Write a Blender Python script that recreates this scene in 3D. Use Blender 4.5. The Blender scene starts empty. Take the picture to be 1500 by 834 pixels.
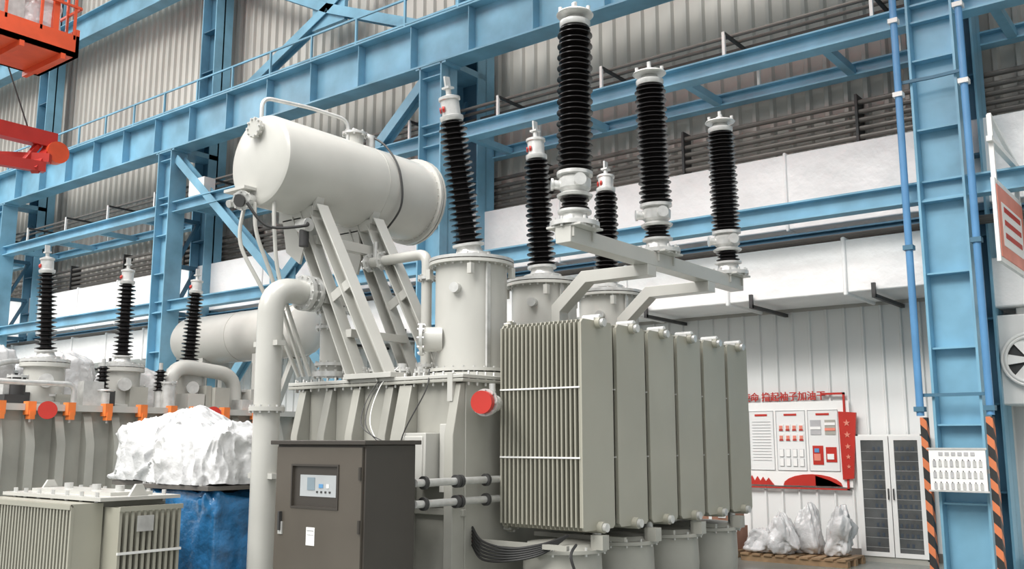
import bpy, math, random
from mathutils import Vector, Matrix, noise
random.seed(3)
scene=bpy.context.scene
V=Vector
# ------------------------------------------------------------------ materials
def mat(name,col,rough=0.5,metal=0.0,var=0.12,scale=3.0,bump=0.0,bscale=20.0,emit=0,spec=0.5,alpha=1,trans=0,coat=0):
    m=bpy.data.materials.new(name); m.use_nodes=True
    nt=m.node_tree; bs=nt.nodes['Principled BSDF']
    tc=nt.nodes.new('ShaderNodeTexCoord')
    n=nt.nodes.new('ShaderNodeTexNoise'); n.inputs['Scale'].default_value=scale; n.inputs['Detail'].default_value=5
    nt.links.new(tc.outputs['Object'],n.inputs['Vector'])
    r=nt.nodes.new('ShaderNodeValToRGB')
    r.color_ramp.elements[0].position=0.3; r.color_ramp.elements[1].position=0.7
    c=V(col)
    r.color_ramp.elements[0].color=(*(c*(1-var)),1); r.color_ramp.elements[1].color=(*[min(1,q) for q in c*(1+var*0.6)],1)
    nt.links.new(n.outputs['Fac'],r.inputs['Fac']); nt.links.new(r.outputs['Color'],bs.inputs['Base Color'])
    bs.inputs['Roughness'].default_value=rough; bs.inputs['Metallic'].default_value=metal
    bs.inputs['Specular IOR Level'].default_value=spec
    if coat: bs.inputs['Coat Weight'].default_value=coat; bs.inputs['Coat Roughness'].default_value=0.15
    if trans: bs.inputs['Transmission Weight'].default_value=trans
    if alpha<1: bs.inputs['Alpha'].default_value=alpha
    if bump:
        n2=nt.nodes.new('ShaderNodeTexNoise'); n2.inputs['Scale'].default_value=bscale; n2.inputs['Detail'].default_value=6
        nt.links.new(tc.outputs['Object'],n2.inputs['Vector'])
        b=nt.nodes.new('ShaderNodeBump'); b.inputs['Strength'].default_value=bump; b.inputs['Distance'].default_value=0.05
        nt.links.new(n2.outputs['Fac'],b.inputs['Height']); nt.links.new(b.outputs['Normal'],bs.inputs['Normal'])
    if emit:
        bs.inputs['Emission Color'].default_value=(*col,1); bs.inputs['Emission Strength'].default_value=emit
    return m
G=mat('transformer_grey',(0.515,0.51,0.475),0.27,0,0.07,2.0)
GT=mat('tank_grey',(0.39,0.385,0.345),0.33,0,0.14,2.0)
GR=mat('radiator_grey',(0.37,0.36,0.30),0.33,0,0.08,1.2)
GD=mat('dark_grey',(0.045,0.045,0.045),0.5)
SV=mat('cast_aluminium',(0.64,0.64,0.62),0.3,0.4,0.15,12)
BK=mat('bushing_porcelain',(0.009,0.007,0.007),0.24,0,0.2,8)
RD=mat('signal_red',(0.50,0.03,0.02),0.4)
OR=mat('crane_orange',(0.78,0.10,0.03),0.4)
OC=mat('clamp_orange',(0.85,0.22,0.05),0.5)
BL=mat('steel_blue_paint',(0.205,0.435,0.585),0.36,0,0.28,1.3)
BD=mat('steel_blue_painted_shadow',(0.06,0.165,0.25),0.5,0,0.2,1.5)  # darker copy of the steel blue, with shadow put into the colour
BP=mat('pipe_blue',(0.11,0.29,0.53),0.3)
WL=mat('wall_panel_white',(0.78,0.79,0.78),0.4,0,0.04,0.5)
WU=mat('wall_panel_upper',(0.56,0.54,0.50),0.5,0,0.18,0.4)
DU=mat('duct_insulation',(0.93,0.93,0.92),0.33,0,0.08,1.5,0.5,4)
FL=mat('floor_epoxy',(0.26,0.28,0.26),0.25,0,0.2,0.8)
PG=mat('pipe_grey',(0.17,0.155,0.14),0.4,0.3)
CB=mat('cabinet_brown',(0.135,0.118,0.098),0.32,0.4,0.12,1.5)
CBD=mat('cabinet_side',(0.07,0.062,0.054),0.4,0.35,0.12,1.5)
PL=mat('plastic_sheet_white',(0.66,0.66,0.66),0.22,0,0.12,3,0.9,5,coat=.3)
PB=mat('plastic_wrap_blue',(0.035,0.21,0.47),0.12,0,0.6,4,1.0,6,coat=.8)
WH=mat('paint_white',(0.78,0.78,0.76),0.45,0,0.05)
SC=mat('screen_grey',(0.22,0.28,0.32),0.2)
PNL=mat('panel_grey',(0.42,0.44,0.45),0.3)
PW=mat('pallet_wood',(0.38,0.25,0.14),0.7,0,0.3,6)
CBX=mat('cardboard',(0.34,0.18,0.12),0.75,0,0.2,4)
BKM=mat('black_rubber',(0.02,0.02,0.02),0.5)
GLS=mat('cabinet_glass',(0.10,0.105,0.105),0.1,0,0.3,3,spec=0.6)
CP=mat('card_white',(0.85,0.85,0.83),0.5,0,0.02)
PK=mat('print_pink',(0.75,0.25,0.18),0.5)
TG=mat('print_grey',(0.45,0.45,0.46),0.5)
DV=mat('device_dark',(0.05,0.065,0.085),0.4)
DVL=mat('shelf_grey',(0.35,0.36,0.36),0.4)
def hazard():
    m=bpy.data.materials.new('hazard_stripes'); m.use_nodes=True; nt=m.node_tree; bs=nt.nodes['Principled BSDF']
    tc=nt.nodes.new('ShaderNodeTexCoord'); sp=nt.nodes.new('ShaderNodeSeparateXYZ'); nt.links.new(tc.outputs['Object'],sp.inputs[0])
    a=nt.nodes.new('ShaderNodeMath'); a.operation='ADD'; nt.links.new(sp.outputs['X'],a.inputs[0]); nt.links.new(sp.outputs['Z'],a.inputs[1])
    a2=nt.nodes.new('ShaderNodeMath'); a2.operation='ADD'; nt.links.new(a.outputs[0],a2.inputs[0]); nt.links.new(sp.outputs['Y'],a2.inputs[1])
    s=nt.nodes.new('ShaderNodeMath'); s.operation='MULTIPLY'; s.inputs[1].default_value=4.0; nt.links.new(a2.outputs[0],s.inputs[0])
    f=nt.nodes.new('ShaderNodeMath'); f.operation='FRACT'; nt.links.new(s.outputs[0],f.inputs[0])
    r=nt.nodes.new('ShaderNodeValToRGB'); r.color_ramp.interpolation='CONSTANT'
    r.color_ramp.elements[0].color=(0.02,0.02,0.02,1); r.color_ramp.elements[1].color=(0.60,0.18,0.07,1); r.color_ramp.elements[1].position=0.55
    nt.links.new(f.outputs[0],r.inputs['Fac']); nt.links.new(r.outputs['Color'],bs.inputs['Base Color']); bs.inputs['Roughness'].default_value=0.5
    return m
HZ=hazard()
# ------------------------------------------------------------------ mesh builder
def frame(d,up=(0,0,1)):
    d=V(d).normalized(); up=V(up)
    if abs(d.dot(up.normalized()))>0.97: up=V((0,1,0)) if abs(d.y)<0.9 else V((1,0,0))
    s=d.cross(up).normalized(); u=s.cross(d).normalized()
    return d,s,u
class B:
    def __init__(s): s.v=[];s.f=[];s.m=[];s.mats=[];s.T=None
    def mi(s,m):
        if m not in s.mats: s.mats.append(m)
        return s.mats.index(m)
    def add(s,vs,fs,m):
        o=len(s.v); k=s.mi(m)
        for p in vs:
            p=V(p); s.v.append(s.T@p if s.T is not None else p)
        for f in fs: s.f.append([o+i for i in f]); s.m.append(k)
    def box(s,c,z,m,rot=0):
        x,y,h=z[0]/2,z[1]/2,z[2]/2; R=Matrix.Rotation(rot,3,'Z'); c=V(c)
        vs=[c+R@V((a*x,b*y,e*h)) for e in(-1,1) for a,b in((-1,-1),(1,-1),(1,1),(-1,1))]
        s.add(vs,[(3,2,1,0),(4,5,6,7),(0,1,5,4),(1,2,6,5),(2,3,7,6),(3,0,4,7)],m)
    def bx(s,x0,x1,y0,y1,z0,z1,m): s.box(((x0+x1)/2,(y0+y1)/2,(z0+z1)/2),(x1-x0,y1-y0,z1-z0),m)
    def beam(s,p0,p1,w,h,m,up=(0,0,1),so=0,uo=0):
        p0=V(p0);p1=V(p1);d,a,u=frame(p1-p0,up); o=a*so+u*uo
        vs=[p+o+a*(i*w/2)+u*(j*h/2) for p in(p0,p1) for i,j in((-1,-1),(1,-1),(1,1),(-1,1))]
        s.add(vs,[(0,1,2,3),(7,6,5,4),(4,5,1,0),(5,6,2,1),(6,7,3,2),(7,4,0,3)],m)
    def ibeam(s,p0,p1,w,h,m,up=(0,0,1),t=0.025):
        s.beam(p0,p1,w,t,m,up,0,h/2-t/2); s.beam(p0,p1,w,t,m,up,0,-h/2+t/2); s.beam(p0,p1,t*.7,h-2*t,m,up)
    def cyl(s,p0,p1,r,m,r1=None,n=20,caps=True):
        p0=V(p0);p1=V(p1); r1=r if r1 is None else r1; d,a,u=frame(p1-p0)
        vs=[]
        for p,q in((p0,r),(p1,r1)):
            for i in range(n):
                t=2*math.pi*i/n; vs.append(p+a*math.cos(t)*q+u*math.sin(t)*q)
        fs=[(i,i+n,(i+1)%n+n,(i+1)%n) for i in range(n)]
        if caps: fs+= [tuple(range(n)),tuple(reversed(range(n,2*n)))]
        s.add(vs,fs,m)
    def lathe(s,prof,M,m,n=28):
        vs=[];fs=[]
        for r,z in prof:
            for i in range(n):
                t=2*math.pi*i/n; vs.append(M@V((r*math.cos(t),r*math.sin(t),z)))
        for k in range(len(prof)-1):
            for i in range(n):
                j=(i+1)%n; fs.append((k*n+i,k*n+j,(k+1)*n+j,(k+1)*n+i))
        fs.append(tuple(reversed(range(n)))); fs.append(tuple((len(prof)-1)*n+i for i in range(n)))
        s.add(vs,fs,m)
    def tube(s,path,r,m,n=12,smooth=False,bend=0,caps=True):
        P=[V(p) for p in path]
        if smooth:
            Q=[]
            for i in range(len(P)-1):
                a=P[max(i-1,0)];b=P[i];c=P[i+1];d=P[min(i+2,len(P)-1)]
                for k in range(8):
                    t=k/8; Q.append(0.5*((2*b)+(c-a)*t+(2*a-5*b+4*c-d)*t*t+(3*b-a-3*c+d)*t**3))
            Q.append(P[-1]);P=Q
        elif bend:
            Q=[P[0]]
            for i in range(1,len(P)-1):
                a=P[i-1];b=P[i];c=P[i+1]; e=min(bend,(a-b).length*.48,(c-b).length*.48)
                s0=b+(a-b).normalized()*e; s1=b+(c-b).normalized()*e
                for k in range(8):
                    t=k/7; Q.append(s0*(1-t)**2+b*2*t*(1-t)+s1*t*t)
            Q.append(P[-1]);P=Q
        d,a,u=frame(P[1]-P[0]); vs=[];fs=[]
        for k,p in enumerate(P):
            if k==0: t=P[1]-P[0]
            elif k==len(P)-1: t=P[-1]-P[-2]
            else: t=(P[k+1]-P[k]).normalized()+(P[k]-P[k-1]).normalized()
            t.normalize(); a=(a-t*a.dot(t)).normalized(); u=t.cross(a)
            for i in range(n):
                q=2*math.pi*i/n; vs.append(p+a*math.cos(q)*r+u*math.sin(q)*r)
        for k in range(len(P)-1):
            for i in range(n):
                j=(i+1)%n; fs.append((k*n+i,k*n+j,(k+1)*n+j,(k+1)*n+i))
        if caps: fs.append(tuple(reversed(range(n)))); fs.append(tuple((len(P)-1)*n+i for i in range(n)))
        s.add(vs,fs,m)
    def prism(s,poly,ext,m):
        n=len(poly); e=V(ext); vs=[V(p) for p in poly]+[V(p)+e for p in poly]
        fs=[tuple(range(n)),tuple(reversed(range(n,2*n)))]+[(i,i+n,(i+1)%n+n,(i+1)%n) for i in range(n)]
        s.add(vs,fs,m)
    def flange(s,p,d,r,t,m,bolts=12,bm=None):
        p=V(p);d,a,u=frame(d); s.cyl(p-d*t/2,p+d*t/2,r,m,n=32)
        for i in range(bolts):
            q=2*math.pi*i/bolts; c=p+(a*math.cos(q)+u*math.sin(q))*(r*.9); s.cyl(c-d*(t/2+.018),c+d*(t/2+.018),.012,bm or SV,n=6)
    def blob(s,c,z,m,pw=0.45,amp=0.05,fr=3,seed=0,n=44,flat=True,taper=0):
        def sg(x,p): return math.copysign(abs(x)**p,x)
        c=V(c);vs=[];fs=[];R=n//2
        for j in range(R+1):
            ph=-math.pi/2+math.pi*j/R
            for i in range(n):
                th=2*math.pi*i/n
                p=V((sg(math.cos(ph),pw)*sg(math.cos(th),pw)*z[0]/2,sg(math.cos(ph),pw)*sg(math.sin(th),pw)*z[1]/2,sg(math.sin(ph),pw)*z[2]/2))
                q=V((p.x*fr+seed*7.3,p.y*fr,p.z*fr*.8))
                k=noise.noise(q)+0.5*abs(noise.noise(q*2.3))+.25*noise.noise(q*5)
                p=p*(1+amp*k/(max(z)/2)*2)
                if taper:
                    hh=min(1.1,max(0.0,p.z/z[2]+.5)); w=1-taper*hh**1.6; p.x*=w; p.y*=w
                    f=1+.12*math.sin(th*6+seed+2*p.z)*hh-.16*abs(noise.noise(V((math.cos(th)*3,math.sin(th)*3+seed,p.z*7)))); p.x*=f; p.y*=f
                    p.x+=.06*hh*math.sin(seed*2.1)
                if flat and p.z<-z[2]/2: p.z=-z[2]/2
                vs.append(c+p)
        for j in range(R):
            for i in range(n):
                k=(i+1)%n; fs.append((j*n+i,j*n+k,(j+1)*n+k,(j+1)*n+i))
        s.add(vs,fs,m)
    def drape(s,c,rx,ry,h,m,seed=0,n=140,hump=.08,pl=.05,pw=.55,k=11,pk=(),cr=.05):
        # plastic sheet draped over goods: humped top, pleated skirt with creases. c = centre of top
        def sg(x,p): return math.copysign(abs(x)**p,x)
        c=V(c);vs=[];fs=[];R=60
        for j in range(R+1):
            t=j/R
            for i in range(n):
                th=2*math.pi*i/n; ux=sg(math.cos(th),pw);uy=sg(math.sin(th),pw)
                if t<.5:
                    rr=t*2; zz=-.11*rr**3
                    pleat=0; rr*=.93
                else:
                    q=(t-.5)*2; rr=.93+.12*q**.7; zz=-.11-h*q
                    pleat=q**.6*pl*(math.sin(th*k+4*noise.noise(V((math.cos(th)*2,math.sin(th)*2,seed+q))))+.6*noise.noise(V((math.cos(th)*5,math.sin(th)*5,seed*3+q*1.5))))
                x=ux*rx*(rr+pleat); y=uy*ry*(rr+pleat)
                hm=hump*noise.noise(V((x*1.7+seed*5,y*1.7,seed)))*1.6+hump*.35*abs(noise.noise(V((x*4+seed,y*4,seed*2))))
                for a,b_,g,w in pk: hm+=g*math.exp(-((x-a)**2+(y-b_)**2)/w**2)
                fade=1 if t<.5 else max(0,1-(t-.5)*2)
                # ridged creases, running mostly downwards on the skirt
                w1=noise.noise(V((x*2.2,y*2.2,zz*1.2+seed)))*1.2
                rg=(1-abs(noise.noise(V((x*4.5+w1,y*4.5-w1,zz*1.8+seed*3))))*3.0)
                rg2=(1-abs(noise.noise(V((x*9+w1,y*9,zz*4+seed))))*3.0)
                d=cr*max(0,rg)**2+cr*.4*max(0,rg2)**2
                sd=min(1,max(0,(t-.3)*4))
                vs.append(c+V((x+ux*d*sd,y+uy*d*sd,zz+hm*(.15+.85*fade)+d*.8*(1-sd*.7))))
        for j in range(R):
            for i in range(n):
                q=(i+1)%n; fs.append((j*n+i,j*n+q,(j+1)*n+q,(j+1)*n+i))
        s.add(vs,fs,m)
    def obj(s,name,origin=(0,0,0),parent=None,sharp=32,bevel=0):
        o=V(origin); me=bpy.data.meshes.new(name); me.from_pydata([tuple(p-o) for p in s.v],[],s.f)
        for m in s.mats: me.materials.append(m)
        me.polygons.foreach_set('material_index',s.m); me.polygons.foreach_set('use_smooth',[True]*len(s.f))
        import bmesh
        bm=bmesh.new(); bm.from_mesh(me); bmesh.ops.recalc_face_normals(bm,faces=bm.faces); bm.to_mesh(me); bm.free()
        me.set_sharp_from_angle(angle=math.radians(sharp)); me.update()
        ob=bpy.data.objects.new(name,me); scene.collection.objects.link(ob)
        if parent: ob.parent=parent
        else: ob.location=o
        if bevel:
            b=ob.modifiers.new('bevel','BEVEL'); b.width=bevel; b.segments=2; b.limit_method='ANGLE'
        return ob
def empty(name,loc):
    e=bpy.data.objects.new(name,None); e.location=loc; e.empty_display_size=.3; scene.collection.objects.link(e); return e
def ZM(base,d=(0,0,1)):
    d,a,u=frame(d,(0,1,0)); return Matrix.Translation(V(base))@Matrix((( a.x,u.x,d.x,0),(a.y,u.y,d.y,0),(a.z,u.z,d.z,0),(0,0,0,1)))
def sheds(z0,z1,n,rc,rs,taper=0.0):
    p=(z1-z0)/n; pr=[(rc,z0)]
    for i in range(n):
        z=z0+i*p; k=1-taper*i/n; r=(rs if i%2==0 else rs*.9)*k; c=rc*k
        pr+=[(c,z+.12*p),(r,z+.42*p),(r,z+.55*p),(c*1.05,z+.8*p)]
    pr.append((rc*(1-taper),z1)); return pr
def bushing_a(b,base,d,H=1.95,s=1.0,n=24):
    M=ZM(base,d)
    b.lathe([(.21*s,0),(.21*s,.035),(.15*s,.04),(.13*s,.07),(.12*s,.11*s),(.16*s,.115*s),(.16*s,.14*s)],M,SV)
    za=.14*s; zb=H*.765
    b.lathe(sheds(za,zb,n,.08*s,.162*s,.12),M,BK,24)
    b.lathe([(.11*s,zb),(.12*s,zb+.02),(.12*s,zb+.05),(.095*s,zb+.06),(.095*s,H*.88),(.11*s,H*.885),(.11*s,H*.9),(.04*s,H*.915)],M,SV)
    b.cyl(M@V((0,-.09*s,H*.83)),M@V((0.02,-.102*s,H*.83)),.03*s,RD,n=14)
    b.cyl(M@V((.06*s,-.08*s,H*.83)),M@V((.07*s,-.088*s,H*.83)),.03*s,RD,n=14)
    b.cyl(M@V((0,0,H*.9)),M@V((0,0,H*.965)),.028*s,SV,n=12)
    b.T=M; b.box((0,0,H*.985),(.02*s,.075*s,H*.07),SV); b.box((0,0,H*.955),(.09*s,.09*s,.02),SV); b.T=None
def bushing_b(b,base,d,H=2.08,s=1.0,n=26):
    M=ZM(base,d)
    b.lathe([(.22,-.04),(.22,0),(.14,.005),(.12,.04),(.11,.08),(.15,.09),(.15,.11),(.11,.12)],M,SV)
    for i in range(12):
        q=math.pi*i/6; b.cyl(M@V((.195*math.cos(q),.195*math.sin(q),-.06)),M@V((.195*math.cos(q),.195*math.sin(q),.03)),.014,SV,n=6)
    b.lathe(sheds(.115,.23,3,.085,.13),M,BK,24)
    b.lathe([(.15,.23),(.16,.25),(.11,.28),(.14,.31),(.145,.39),(.12,.42),(.16,.43),(.16,.46),(.10,.465)],M,SV)
    for q in(-2.4,-.7,.9): 
        c=V((math.cos(q),math.sin(q),0)); b.cyl(M@(c*.10+V((0,0,.34))),M@(c*.19+V((0,0,.35))),.042,SV,n=14); b.cyl(M@(c*.19+V((0,0,.35))),M@(c*.21+V((0,0,.35))),.056,SV,n=14)
    zb=H-.19
    b.lathe(sheds(.465,zb,n,.095,.165,.04),M,BK,28)
    b.lathe([(.13,zb),(.14,zb+.02),(.14,zb+.05),(.10,zb+.07),(.08,zb+.10),(.16,zb+.11),(.17,zb+.12),(.16,zb+.135),(.06,zb+.145),(.045,zb+.18),(.02,zb+.19)],M,SV)
    for i in range(6):
        q=math.pi*i/3; b.cyl(M@V((.145*math.cos(q),.145*math.sin(q),zb+.12)),M@V((.145*math.cos(q),.145*math.sin(q),zb+.17)),.018,SV,n=8)
    b.cyl(M@V((0,0,zb+.1)),M@V((0,0,zb+.25)),.02,SV,n=10)

# ================================================================== ROOM SHELL
YW=14.3
b=B(); b.bx(-50,12,-6,20,-.1,0,FL); b.obj('floor')
b=B(); b.bx(-50,12,YW,YW+.2,0,3.62,WL); b.bx(-50,12,YW,YW+.2,3.62,20,WU)
x=-34
while x<4:
    b.prism([(x-.028,YW,.12),(x-.012,YW-.035,.12),(x+.012,YW-.035,.12),(x+.028,YW,.12)],(0,0,3.5),WL)
    x+=.27
x=-40
while x<4:
    b.prism([(x-.06,YW,5.2),(x-.03,YW-.07,5.2),(x+.03,YW-.07,5.2),(x+.06,YW,5.2)],(0,0,14),WU)
    x+=.3
wall=b.obj('wall_back')
b=B(); b.bx(-50,4,YW-.05,YW,0,.12,PG); b.obj('baseboard_back')
# ================================================================== STEEL FRAME
YC=12.6; XS=[-29.0,-20.3,-11.6,-2.9,5.8]; ZB=8.57; ZT=9.52
for X in XS:
    e=empty('steel_column',(X,YC,0))
    b=B()
    w=.56
    b.bx(X-w/2,X-w/2+.03,YC-.22,YC+.22,0,ZB,BL); b.bx(X+w/2-.03,X+w/2,YC-.22,YC+.22,0,ZB,BL); b.bx(X-w/2,X+w/2,YC-.02,YC+.02,0,ZB,BL)
    z=.9
    while z<ZB-.1: b.bx(X-w/2+.03,X+w/2-.03,YC-.17,YC+.17,z,z+.022,BL); z+=.93
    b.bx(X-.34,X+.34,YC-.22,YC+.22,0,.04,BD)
    b.bx(X-.38,X+.38,YC-.22,YC+.22,ZB-.04,ZB,BL)
    if X==-20.3: b.bx(X+.9,X+1.5,YC-.1,YC+.2,7.3,7.7,WH)
    b.obj('crane_leg',(X,YC,0),e)
    b=B(); y0=13.65
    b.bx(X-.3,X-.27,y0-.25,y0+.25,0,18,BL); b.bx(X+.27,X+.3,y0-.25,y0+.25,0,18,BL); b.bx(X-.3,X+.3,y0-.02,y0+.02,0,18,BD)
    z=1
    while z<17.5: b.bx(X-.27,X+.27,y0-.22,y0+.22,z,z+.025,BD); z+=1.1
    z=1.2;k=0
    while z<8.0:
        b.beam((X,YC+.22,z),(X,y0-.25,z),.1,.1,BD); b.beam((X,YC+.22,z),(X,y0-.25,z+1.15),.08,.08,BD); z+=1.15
    b.bx(X-.3,X+.3,YC-.1,y0,ZB-.02,ZB+.1,BL)
    b.obj('roof_leg',(X,YC,0),e)
# crane runway beam
e=empty('crane_runway_beam',(-15,YC,ZB))
b=B(); b.ibeam((-46,YC,(ZB+ZT)/2),(9,YC,(ZB+ZT)/2),.46,ZT-ZB,BL,t=.035)
x=-45.5
while x<8:
    b.bx(x,x+.016,YC-.2,YC+.2,ZB+.04,ZT-.04,BL); x+=1.45
b.obj('girder',(-15,YC,ZB),e)
b=B(); b.bx(-46,9,YC-.04,YC+.04,ZT,ZT+.02,PG); b.bx(-46,9,YC-.02,YC+.02,ZT+.02,ZT+.13,PG); b.obj('crane_rail',(-15,YC,ZB),e)
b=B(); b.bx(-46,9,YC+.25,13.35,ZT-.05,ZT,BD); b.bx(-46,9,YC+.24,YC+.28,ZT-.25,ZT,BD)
for z in(.55,1.1): b.beam((-46,13.2,ZT+z),(9,13.2,ZT+z),.04,.04,BL)
x=-45
while x<8: b.beam((x,13.2,ZT),(x,13.2,ZT+1.1),.045,.045,BL); x+=1.45
b.obj('walkway',(-15,YC,ZB),e)
# upper longitudinal / bracing
e=empty('upper_wall_bracing',(-16,13.65,9.5))
b=B(); b.ibeam((-46,13.65,14.0),(9,13.65,14.0),.35,.8,BL)
for i in range(4):
    xa,xb=XS[i]+.3,XS[i+1]-.3; xm=(xa+xb)/2; zm=11.4
    if i in(0,2): continue
    for p in((xa,9.7),(xb,9.7),(xa,13.5),(xb,13.5)): b.ibeam((p[0],13.65,p[1]),(xm,13.65,zm),.22,.24,BL,up=(0,1,0))
    b.bx(xm-.55,xm+.55,13.6,13.7,zm-.4,zm+.4,BL)
b.obj('cross_braces',(-16,13.65,9.5),e)
# long beams
e=empty('horizontal_truss_beam',(-15,13.2,7.15)); b=B()
b.ibeam((-46,YC,7.15),(9,YC,7.15),.26,.26,BL); b.ibeam((-46,13.95,7.15),(9,13.95,7.15),.2,.2,BL)
x=-45.7;k=0
while x<8:
    b.beam((x,YC+.1,7.12),(x,13.9,7.12),.12,.12,BL)
    x+=2.175
b.obj('chords',(-15,13.2,7.15),e)
b=B()
x=-45
while x<8:
    b.beam((x,YC+.05,7.25),(x,YC+.05,7.72),.045,.045,WH); b.beam((x,YC+.05,7.70),(x,13.9,7.70),.045,.045,GD); b.beam((x,13.9,7.70),(x,13.9,7.25),.045,.045,WH)
    x+=2.175
for y,z in((12.95,7.76),(13.2,7.76),(13.5,7.76)): b.cyl((-46,y,z),(9,y,z),.03,PG,n=10)
b.obj('pipe_rack',(-15,13.2,7.15),e)
e=empty('wall_girt_beam',(-15,YC,4.78))
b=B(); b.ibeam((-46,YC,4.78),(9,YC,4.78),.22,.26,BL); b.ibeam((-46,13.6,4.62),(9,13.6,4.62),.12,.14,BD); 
b.obj('girt',(-15,YC,4.78),e)
xa,xb=XS[1],XS[2]; xm=(xa+xb)/2
b=B()
b.ibeam((xa+.3,YC,8.35),(xm,YC,4.95),.2,.22,BL,up=(0,1,0)); b.ibeam((xb-.3,YC,8.35),(xm,YC,4.95),.2,.22,BL,up=(0,1,0))
b.ibeam((xa+.32,YC,.3),(xm,YC,4.6),.2,.22,BL,up=(0,1,0)); b.ibeam((xb-.32,YC,.3),(xm,YC,4.6),.2,.22,BL,up=(0,1,0))
b.bx(xm-.4,xm+.4,YC-.02,YC+.02,4.4,5.2,BL)
b.obj('bay_diagonals',(-15,YC,4.78),e)
# ================================================================== DUCTS & WALL PIPES
e=empty('ventilation_duct',(-15,13.7,4))
b=B(); b.bx(-40,-1.2,13.62,14.2,4.78,5.95,DU)
x=-39
while x<-1.5: b.bx(x,x+.05,13.59,14.23,4.75,5.98,DU); x+=2.1
b.obj('upper_duct',(-15,13.7,4),e,bevel=.02)
b=B(); b.bx(-40,-3.3,13.05,14.2,3.66,4.4,DU)
x=-39.4
while x<-3.5: b.bx(x,x+.06,13.01,14.24,3.62,4.44,DU); x+=1.75
b.obj('lower_duct',(-15,13.7,4),e,bevel=.02)
b=B(); x=-39
while x<-3.5:
    b.bx(x,x+.05,12.95,14.28,3.55,3.6,GD); b.bx(x,x+.05,12.95,13.0,3.55,3.75,GD); x+=1.75
b.obj('hanger_brackets',(-15,13.7,4),e)
e=empty('wall_pipe_run',(-15,14,6.3)); b=B()
for i,z in enumerate((6.14,6.27,6.40,6.53,6.68)): b.cyl((-46,14.05,z),(9,14.05,z),.04,PG,n=10)
x=-45
while x<8: b.bx(x,x+.04,13.98,14.28,6.05,6.8,GD); x+=2.9
b.obj('upper_pipes',(-15,14,6.3),e)
b=B()
for y,z in((13.1,4.47),(13.22,4.47),(13.34,4.47)): b.cyl((-40,y,z),(3,y,z),.035,PG,n=10)
b.obj('duct_top_pipes',(-15,14,6.3),e)
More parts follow.
